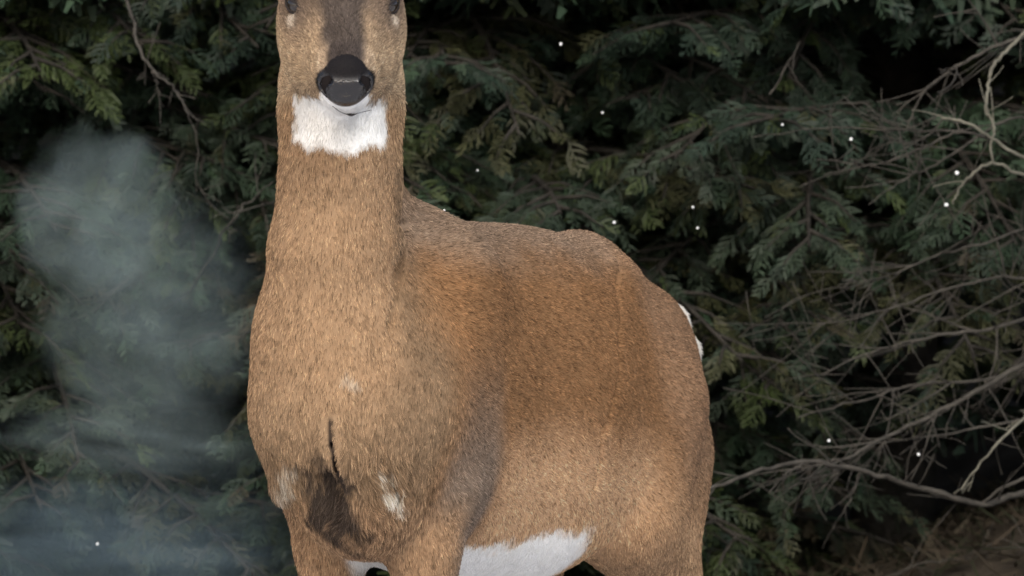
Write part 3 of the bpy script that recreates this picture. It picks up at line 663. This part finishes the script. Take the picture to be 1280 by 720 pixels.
_pw = _n.new('ShaderNodeMath'); _pw.operation = 'POWER'; _pw.inputs[1].default_value = 2.0; _l.new(_ci.outputs['Intercept'], _pw.inputs[0])
_ml = _n.new('ShaderNodeMath'); _ml.operation = 'MULTIPLY'; _ml.inputs[1].default_value = 0.60; _l.new(_pw.outputs[0], _ml.inputs[0])
_mx = _n.new('ShaderNodeMix'); _mx.data_type = 'RGBA'; _l.new(_ml.outputs[0], _mx.inputs[0]); _l.new(_at.outputs['Color'], _mx.inputs[6]); _tp = _n.new('ShaderNodeVectorMath'); _tp.operation = 'MULTIPLY_ADD'; _tp.inputs[1].default_value = (1.5, 1.5, 1.5); _tp.inputs[2].default_value = (0.02, 0.016, 0.012); _l.new(_at.outputs['Color'], _tp.inputs[0])
_mn = _n.new('ShaderNodeVectorMath'); _mn.operation = 'MINIMUM'; _mn.inputs[1].default_value = (0.93, 0.92, 0.90); _l.new(_tp.outputs[0], _mn.inputs[0]); _l.new(_mn.outputs[0], _mx.inputs[7])
for q_ in list(_n):
    if q_.type in ('BSDF_PRINCIPLED', 'BSDF_TRANSLUCENT'): _l.new(_mx.outputs[2], q_.inputs[0])
hc.materials.append(M_FUR)
tag(link('coat', hc, DEER), kind='stuff')

# nose pad with nostrils
NF = Field(hd(0, 0.20, 0)-0.06, hd(0, 0.20, 0)+0.06, 0.0013); HA = (HEADX, HEADY, HEADZ)
NF.ell(hd(0.0, 0.181, -0.008), (0.0355, 0.0245, 0.0250), HA, k=0.006)
NF.ell(hd(0.0, 0.1795, 0.010), (0.0205, 0.0205, 0.0175), HA, k=0.016)
NF.ell(hd(0.0, 0.190, -0.014), (0.0240, 0.0240, 0.0215), HA, k=0.008)
NF.cone(hd(-0.0150, 0.2020, 0.0010), hd(0.0150, 0.2020, 0.0010), 0.0075, 0.0075, k=0.006)
NF.ell(hd(0.0, 0.2195, -0.0075), (0.0180, 0.0075, 0.0060), HA, k=0.006, sub=True)
for sd in (-1, 1):
    NF.path([hd(0.0200*sd, 0.2060, 0.0045), hd(0.0240*sd, 0.1985, 0.0040), hd(0.0275*sd, 0.1940, -0.003), hd(0.0272*sd, 0.1935, -0.012), hd(0.0245*sd, 0.1960, -0.020)], [0.0040, 0.0062, 0.0058, 0.0045, 0.0025], k=0.002, sub=True)
NF.path([hd(0, 0.2150, 0.004), hd(0, 0.2150, -0.032)], [0.0011, 0.0013], k=0.002, sub=True)
NV, NQ, NN = NF.mesh()
m, n_, l_, b_ = newmat('wet_nose_skin')
vo = n_.new('ShaderNodeTexVoronoi'); vo.inputs['Scale'].default_value = 420; tc = n_.new('ShaderNodeTexCoord'); l_.new(tc.outputs['Object'], vo.inputs['Vector'])
bp = n_.new('ShaderNodeBump'); bp.inputs['Strength'].default_value = 0.6; bp.inputs['Distance'].default_value = 0.001; l_.new(vo.outputs['Distance'], bp.inputs['Height']); l_.new(bp.outputs[0], b_.inputs['Normal'])
b_.inputs['Base Color'].default_value = (0.009, 0.008, 0.009, 1); b_.inputs['Roughness'].default_value = 0.38; b_.inputs['Specular IOR Level'].default_value = 0.55
nh = (NV-SKULL)@HEADZ; rg = 0.20+0.6*sm(nh, 0.004, 0.012); at_ = n_.new('ShaderNodeAttribute'); at_.attribute_name = 'tint'; l_.new(at_.outputs['Fac'], b_.inputs['Roughness']); sb_ = n_.new('ShaderNodeMath'); sb_.operation = 'SUBTRACT'; sb_.inputs[0].default_value = 0.95; l_.new(at_.outputs['Fac'], sb_.inputs[1]); l_.new(sb_.outputs[0], b_.inputs['Specular IOR Level'])     # dry above, wet below
link('nose', mesh_np('nose', NV-OFF, NQ, m, col=np.repeat(rg[:, None], 3, 1)), DEER)
# mouth line under the lip
def skin_y(x, z):
    m_ = (np.abs(BV[:, 0]-x) < 0.004) & (np.abs(BV[:, 2]-z) < 0.004); return BV[m_, 1].min() if m_.any() else 0.0
MW = [np.array([-0.1965+dx, skin_y(-0.1965+dx, 1.0115+20*dx*dx)-0.0005, 1.0115+20*dx*dx]) for dx in (-0.022, -0.012, 0.0, 0.012, 0.022)]
M_DARK = mat_noise('dark_lip_skin', [(0.3, (0.02, 0.017, 0.016)), (0.7, (0.045, 0.036, 0.034))], 200, rough=0.5)
sp_ = spline(MW, 6); V, F = tubes([(sp_, 0.0004+0.0016*np.exp(-((np.arange(len(sp_))-12)/2.0)**2))], 6); link('mouth', mesh_np('mouth', V-OFF, F, M_DARK), DEER)
# eyes: ball and dark lids
m, n_, l_, b_ = newmat('deer_eye'); b_.inputs['Base Color'].default_value = (0.018, 0.012, 0.009, 1); b_.inputs['Roughness'].default_value = 0.06; b_.inputs['Coat Weight'].default_value = 0.6
def uvball(c, r, axes, nu=24, nv=16):
    a = np.linspace(0, 2*math.pi, nu, endpoint=False); b = np.linspace(0.02, math.pi-0.02, nv); A, B = np.meshgrid(a, b)
    L_ = np.stack([np.sin(B)*np.cos(A)*r[0], np.sin(B)*np.sin(A)*r[1], np.cos(B)*r[2]], -1).reshape(-1, 3)
    V = L_@np.array(axes)+c; i, j = np.meshgrid(np.arange(nv-1), np.arange(nu), indexing='ij'); i = i.ravel(); j = j.ravel(); j2 = (j+1) % nu
    return V, np.stack([i*nu+j, i*nu+j2, (i+1)*nu+j2, (i+1)*nu+j], 1)
for sd in (-1, 1):
    V, F = uvball(hd(0.0530*sd, 0.046, 0.030), (0.0165, 0.018, 0.0125), HA); e = link('eye', mesh_np('eye', V-OFF, F, m), DEER)
    ar = np.linspace(0, 2*math.pi, 25); ex = (HEADX*0.82*sd+HEADY*0.55); ex /= np.linalg.norm(ex); ey = np.cross(HEADZ, ex)
    ring = hd(0.0535*sd, 0.046, 0.030)+ex*0.0120+ey*np.cos(ar)[:, None]*0.0165+HEADZ*np.sin(ar)[:, None]*0.0080-ex*(np.cos(ar)[:, None]**2)*0.005
    V, F = tubes([(ring, np.full(25, 0.0030))], 6); link('eyelid', mesh_np('eyelid', V-OFF, F, M_DARK), e)
# hooves: two dark toes a foot
M_HOOF = mat_noise('dark_hoof', [(0.3, (0.03, 0.026, 0.022)), (0.7, (0.07, 0.06, 0.05))], 60, rough=0.5)
for fx, fy in ((-0.233, 0.135), (-0.112, 0.075), *[tuple(body(s_, l_, 0)[:2]) for s_, l_ in ((0.745, 0.058), (0.475, -0.070))]):
    HF = Field((fx-0.04, fy-0.06, -0.004), (fx+0.04, fy+0.04, 0.06), 0.0035)
    for sd in (-1, 1):
        HF.cone((fx+0.012*sd, fy+0.008, 0.038), (fx+0.013*sd, fy-0.022, 0.010), 0.014, 0.010, k=0.003)
        HF.cone((fx+0.012*sd, fy+0.010, 0.014), (fx+0.013*sd, fy-0.025, 0.010), 0.013, 0.009, k=0.006)
    V, F, _ = HF.mesh(); V[:, 2] = np.maximum(V[:, 2], 0.0015); link('hoof', mesh_np('hoof', V-OFF, F, M_HOOF), DEER)
# ---------------------------------------------------------------- flecks of snow caught on the foliage
M_SNOW = mat_noise('snow', [(0.3, (0.78, 0.80, 0.83)), (0.7, (0.88, 0.89, 0.90))], 200, rough=0.8, bump=0.3)
M_SNOW.node_tree.nodes['Principled BSDF'].inputs['Subsurface Weight'].default_value = 0.0
fl = np.random.default_rng(3)
SPOTS = [(701, 55, 3.4, 'tiny white snow fleck on dark foliage high between the deer\'s face and the right side'),
 (1064, 174, 3.6, 'tiny white snow fleck beside the upper bare twigs, on a dark gap'),
 (978, 156, 2.8, 'tiny white snow fleck left of the upper bare twigs'),
 (1183, 256, 4.2, 'small white snow fleck at the tip of the pale forked twig'),
 (1196, 216, 4.6, 'small ragged bit of snow just above the pale forked twig'),
 (768, 278, 3.4, 'tiny white snow fleck just above the deer\'s rump'),
 (866, 259, 2.8, 'tiny white snow fleck on the foliage, upper of two right of the rump'),
 (872, 285, 2.6, 'tiny white snow fleck on the foliage, lower of two right of the rump'),
 (753, 141, 2.6, 'tiny snow fleck on green foliage above the deer\'s back'),
 (597, 213, 2.2, 'tiny faint snow fleck nearest above the deer\'s withers'),
 (555, 263, 2.8, 'tiny white snow fleck touching the outline of the withers'),
 (122, 680, 4.0, 'small white snow fleck in the lower left corner'),
 (1036, 551, 3.2, 'tiny white snow fleck just above the long low bare limb'),
 (1148, 568, 3.4, 'small greyish snow fleck hanging between the two low bare limbs')]
for px, py, rr, lab in SPOTS:
    D = 7.75 if py < 500 or px > 300 else 7.2
    if px == 555: D = 6.9
    c = at(px, py, D); k = rr*0.55*D/6000
    SF = Field((-2.2*k,)*3, (2.2*k,)*3, k*0.2)
    SF.ell((0, 0, 0), (k*0.9, k*0.8, k*1.0), k=k*0.3)
    for q in range(5):
        d = fl.normal(0, 1, 3); d /= np.linalg.norm(d); SF.ell(d*k*0.75, np.full(3, k*fl.uniform(0.3, 0.55)), k=k*0.3)
    V, F, _ = SF.mesh(); tag(link('snow_fleck', mesh_np('snow_fleck', V, F, M_SNOW), loc=c), lab, 'snow fleck', 'flecks of snow on the hedge')
# ---------------------------------------------------------------- mist volumes standing in for a window reflection left of the deer
def glare(name, c, r, rot, dens, nscale, label, seed, lo=0.35, hi=0.75, edge=0.35, col=(0.72, 0.93, 0.95)):
    SF = Field((-1.1,)*3, (1.1,)*3, 0.1); SF.ell((0, 0, 0), (1, 1, 1), k=0.01); V, F, _ = SF.mesh(); o = link(name, mesh_np(name, V, F), loc=c); o.scale = r; o.rotation_euler = rot
    m = bpy.data.materials.new(name); m.use_nodes = True; n = m.node_tree.nodes; l = m.node_tree.links
    n.remove(n['Principled BSDF']); pv = n.new('ShaderNodeVolumePrincipled'); pv.inputs['Color'].default_value = (*col, 1); pv.inputs['Anisotropy'].default_value = 0.0
    l.new(pv.outputs[0], n['Material Output'].inputs['Volume'])
    tc = n.new('ShaderNodeTexCoord'); ln = n.new('ShaderNodeVectorMath'); ln.operation = 'LENGTH'; dn = n.new('ShaderNodeTexNoise'); dn.inputs['Scale'].default_value = 1.7; dn.inputs['Detail'].default_value = 2.0; l.new(tc.outputs['Object'], dn.inputs['Vector'])
    ds = n.new('ShaderNodeVectorMath'); ds.operation = 'MULTIPLY_ADD'; ds.inputs[1].default_value = (0.9, 0.9, 0.9); l.new(dn.outputs['Color'], ds.inputs[0])
    db = n.new('ShaderNodeVectorMath'); db.operation = 'SUBTRACT'; db.inputs[1].default_value = (0.45, 0.45, 0.45); l.new(tc.outputs['Object'], db.inputs[0]); l.new(db.outputs[0], ds.inputs[2])
    l.new(ds.outputs[0], ln.inputs[0])
    fall = n.new('ShaderNodeMapRange'); fall.interpolation_type = 'SMOOTHSTEP'
    for i, v in ((1, 1.0), (2, 1.0-edge), (3, 0.0), (4, 1.0)): fall.inputs[i].default_value = v
    l.new(ln.outputs['Value'], fall.inputs[0])
    mp = n.new('ShaderNodeMapping'); mp.inputs['Location'].default_value = (seed*3.1, seed*1.7, seed*0.9); mp.inputs['Scale'].default_value = nscale
    nz = n.new('ShaderNodeTexNoise'); nz.inputs['Scale'].default_value = 1.0; nz.inputs['Detail'].default_value = 3.0
    l.new(tc.outputs['Object'], mp.inputs[0]); l.new(mp.outputs[0], nz.inputs['Vector'])
    mr = n.new('ShaderNodeMapRange'); mr.interpolation_type = 'SMOOTHSTEP'
    for i, v in ((1, lo), (2, hi), (3, 0.12), (4, 1.0)): mr.inputs[i].default_value = v
    l.new(nz.outputs['Fac'], mr.inputs[0])
    a = n.new('ShaderNodeMath'); a.operation = 'MULTIPLY'; l.new(fall.outputs[0], a.inputs[0]); l.new(mr.outputs[0], a.inputs[1])
    b = n.new('ShaderNodeMath'); b.operation = 'MULTIPLY'; b.inputs[1].default_value = dens; l.new(a.outputs[0], b.inputs[0]); l.new(b.outputs[0], pv.inputs['Density'])
    o.data.materials.append(m); tag(o, label, 'glare', 'window glare beside the deer', kind='stuff')
    return o
glare('glare_mist', at(118, 262, 7.2), (0.135, 0.12, 0.145), (0, math.radians(25), 0), 2.2, (2.4, 2.4, 2.4), 'pale grey rounded head of the vapour left of the deer\'s neck', 1, lo=0.2, edge=0.30)
glare('glare_mist', at(190, 395, 7.25), (0.200, 0.15, 0.215), (0, math.radians(8), 0), 2.2, (2.2, 2.4, 3.4), 'broad grey body of the vapour left of the deer\'s chest', 4, lo=0.25, edge=0.55)
glare('glare_mist', at(170, 548, 7.15), (0.27, 0.14, 0.075), (0, math.radians(4), 0), 3.0, (1.6, 2.5, 3.0), 'thin vapour streak level with the deer\'s brisket', 2, lo=0.3, edge=0.95)
glare('glare_mist', at(140, 690, 7.15), (0.38, 0.18, 0.160), (0, 0, 0), 2.6, (1.6, 3.2, 5.0), 'bluish mist mimicking window glare low in the left corner beside the foreleg', 3, lo=0.3, edge=0.8, col=(0.60, 0.85, 1.0))
scene.cycles.volume_step_rate = 1.0; scene.cycles.volume_max_steps = 64
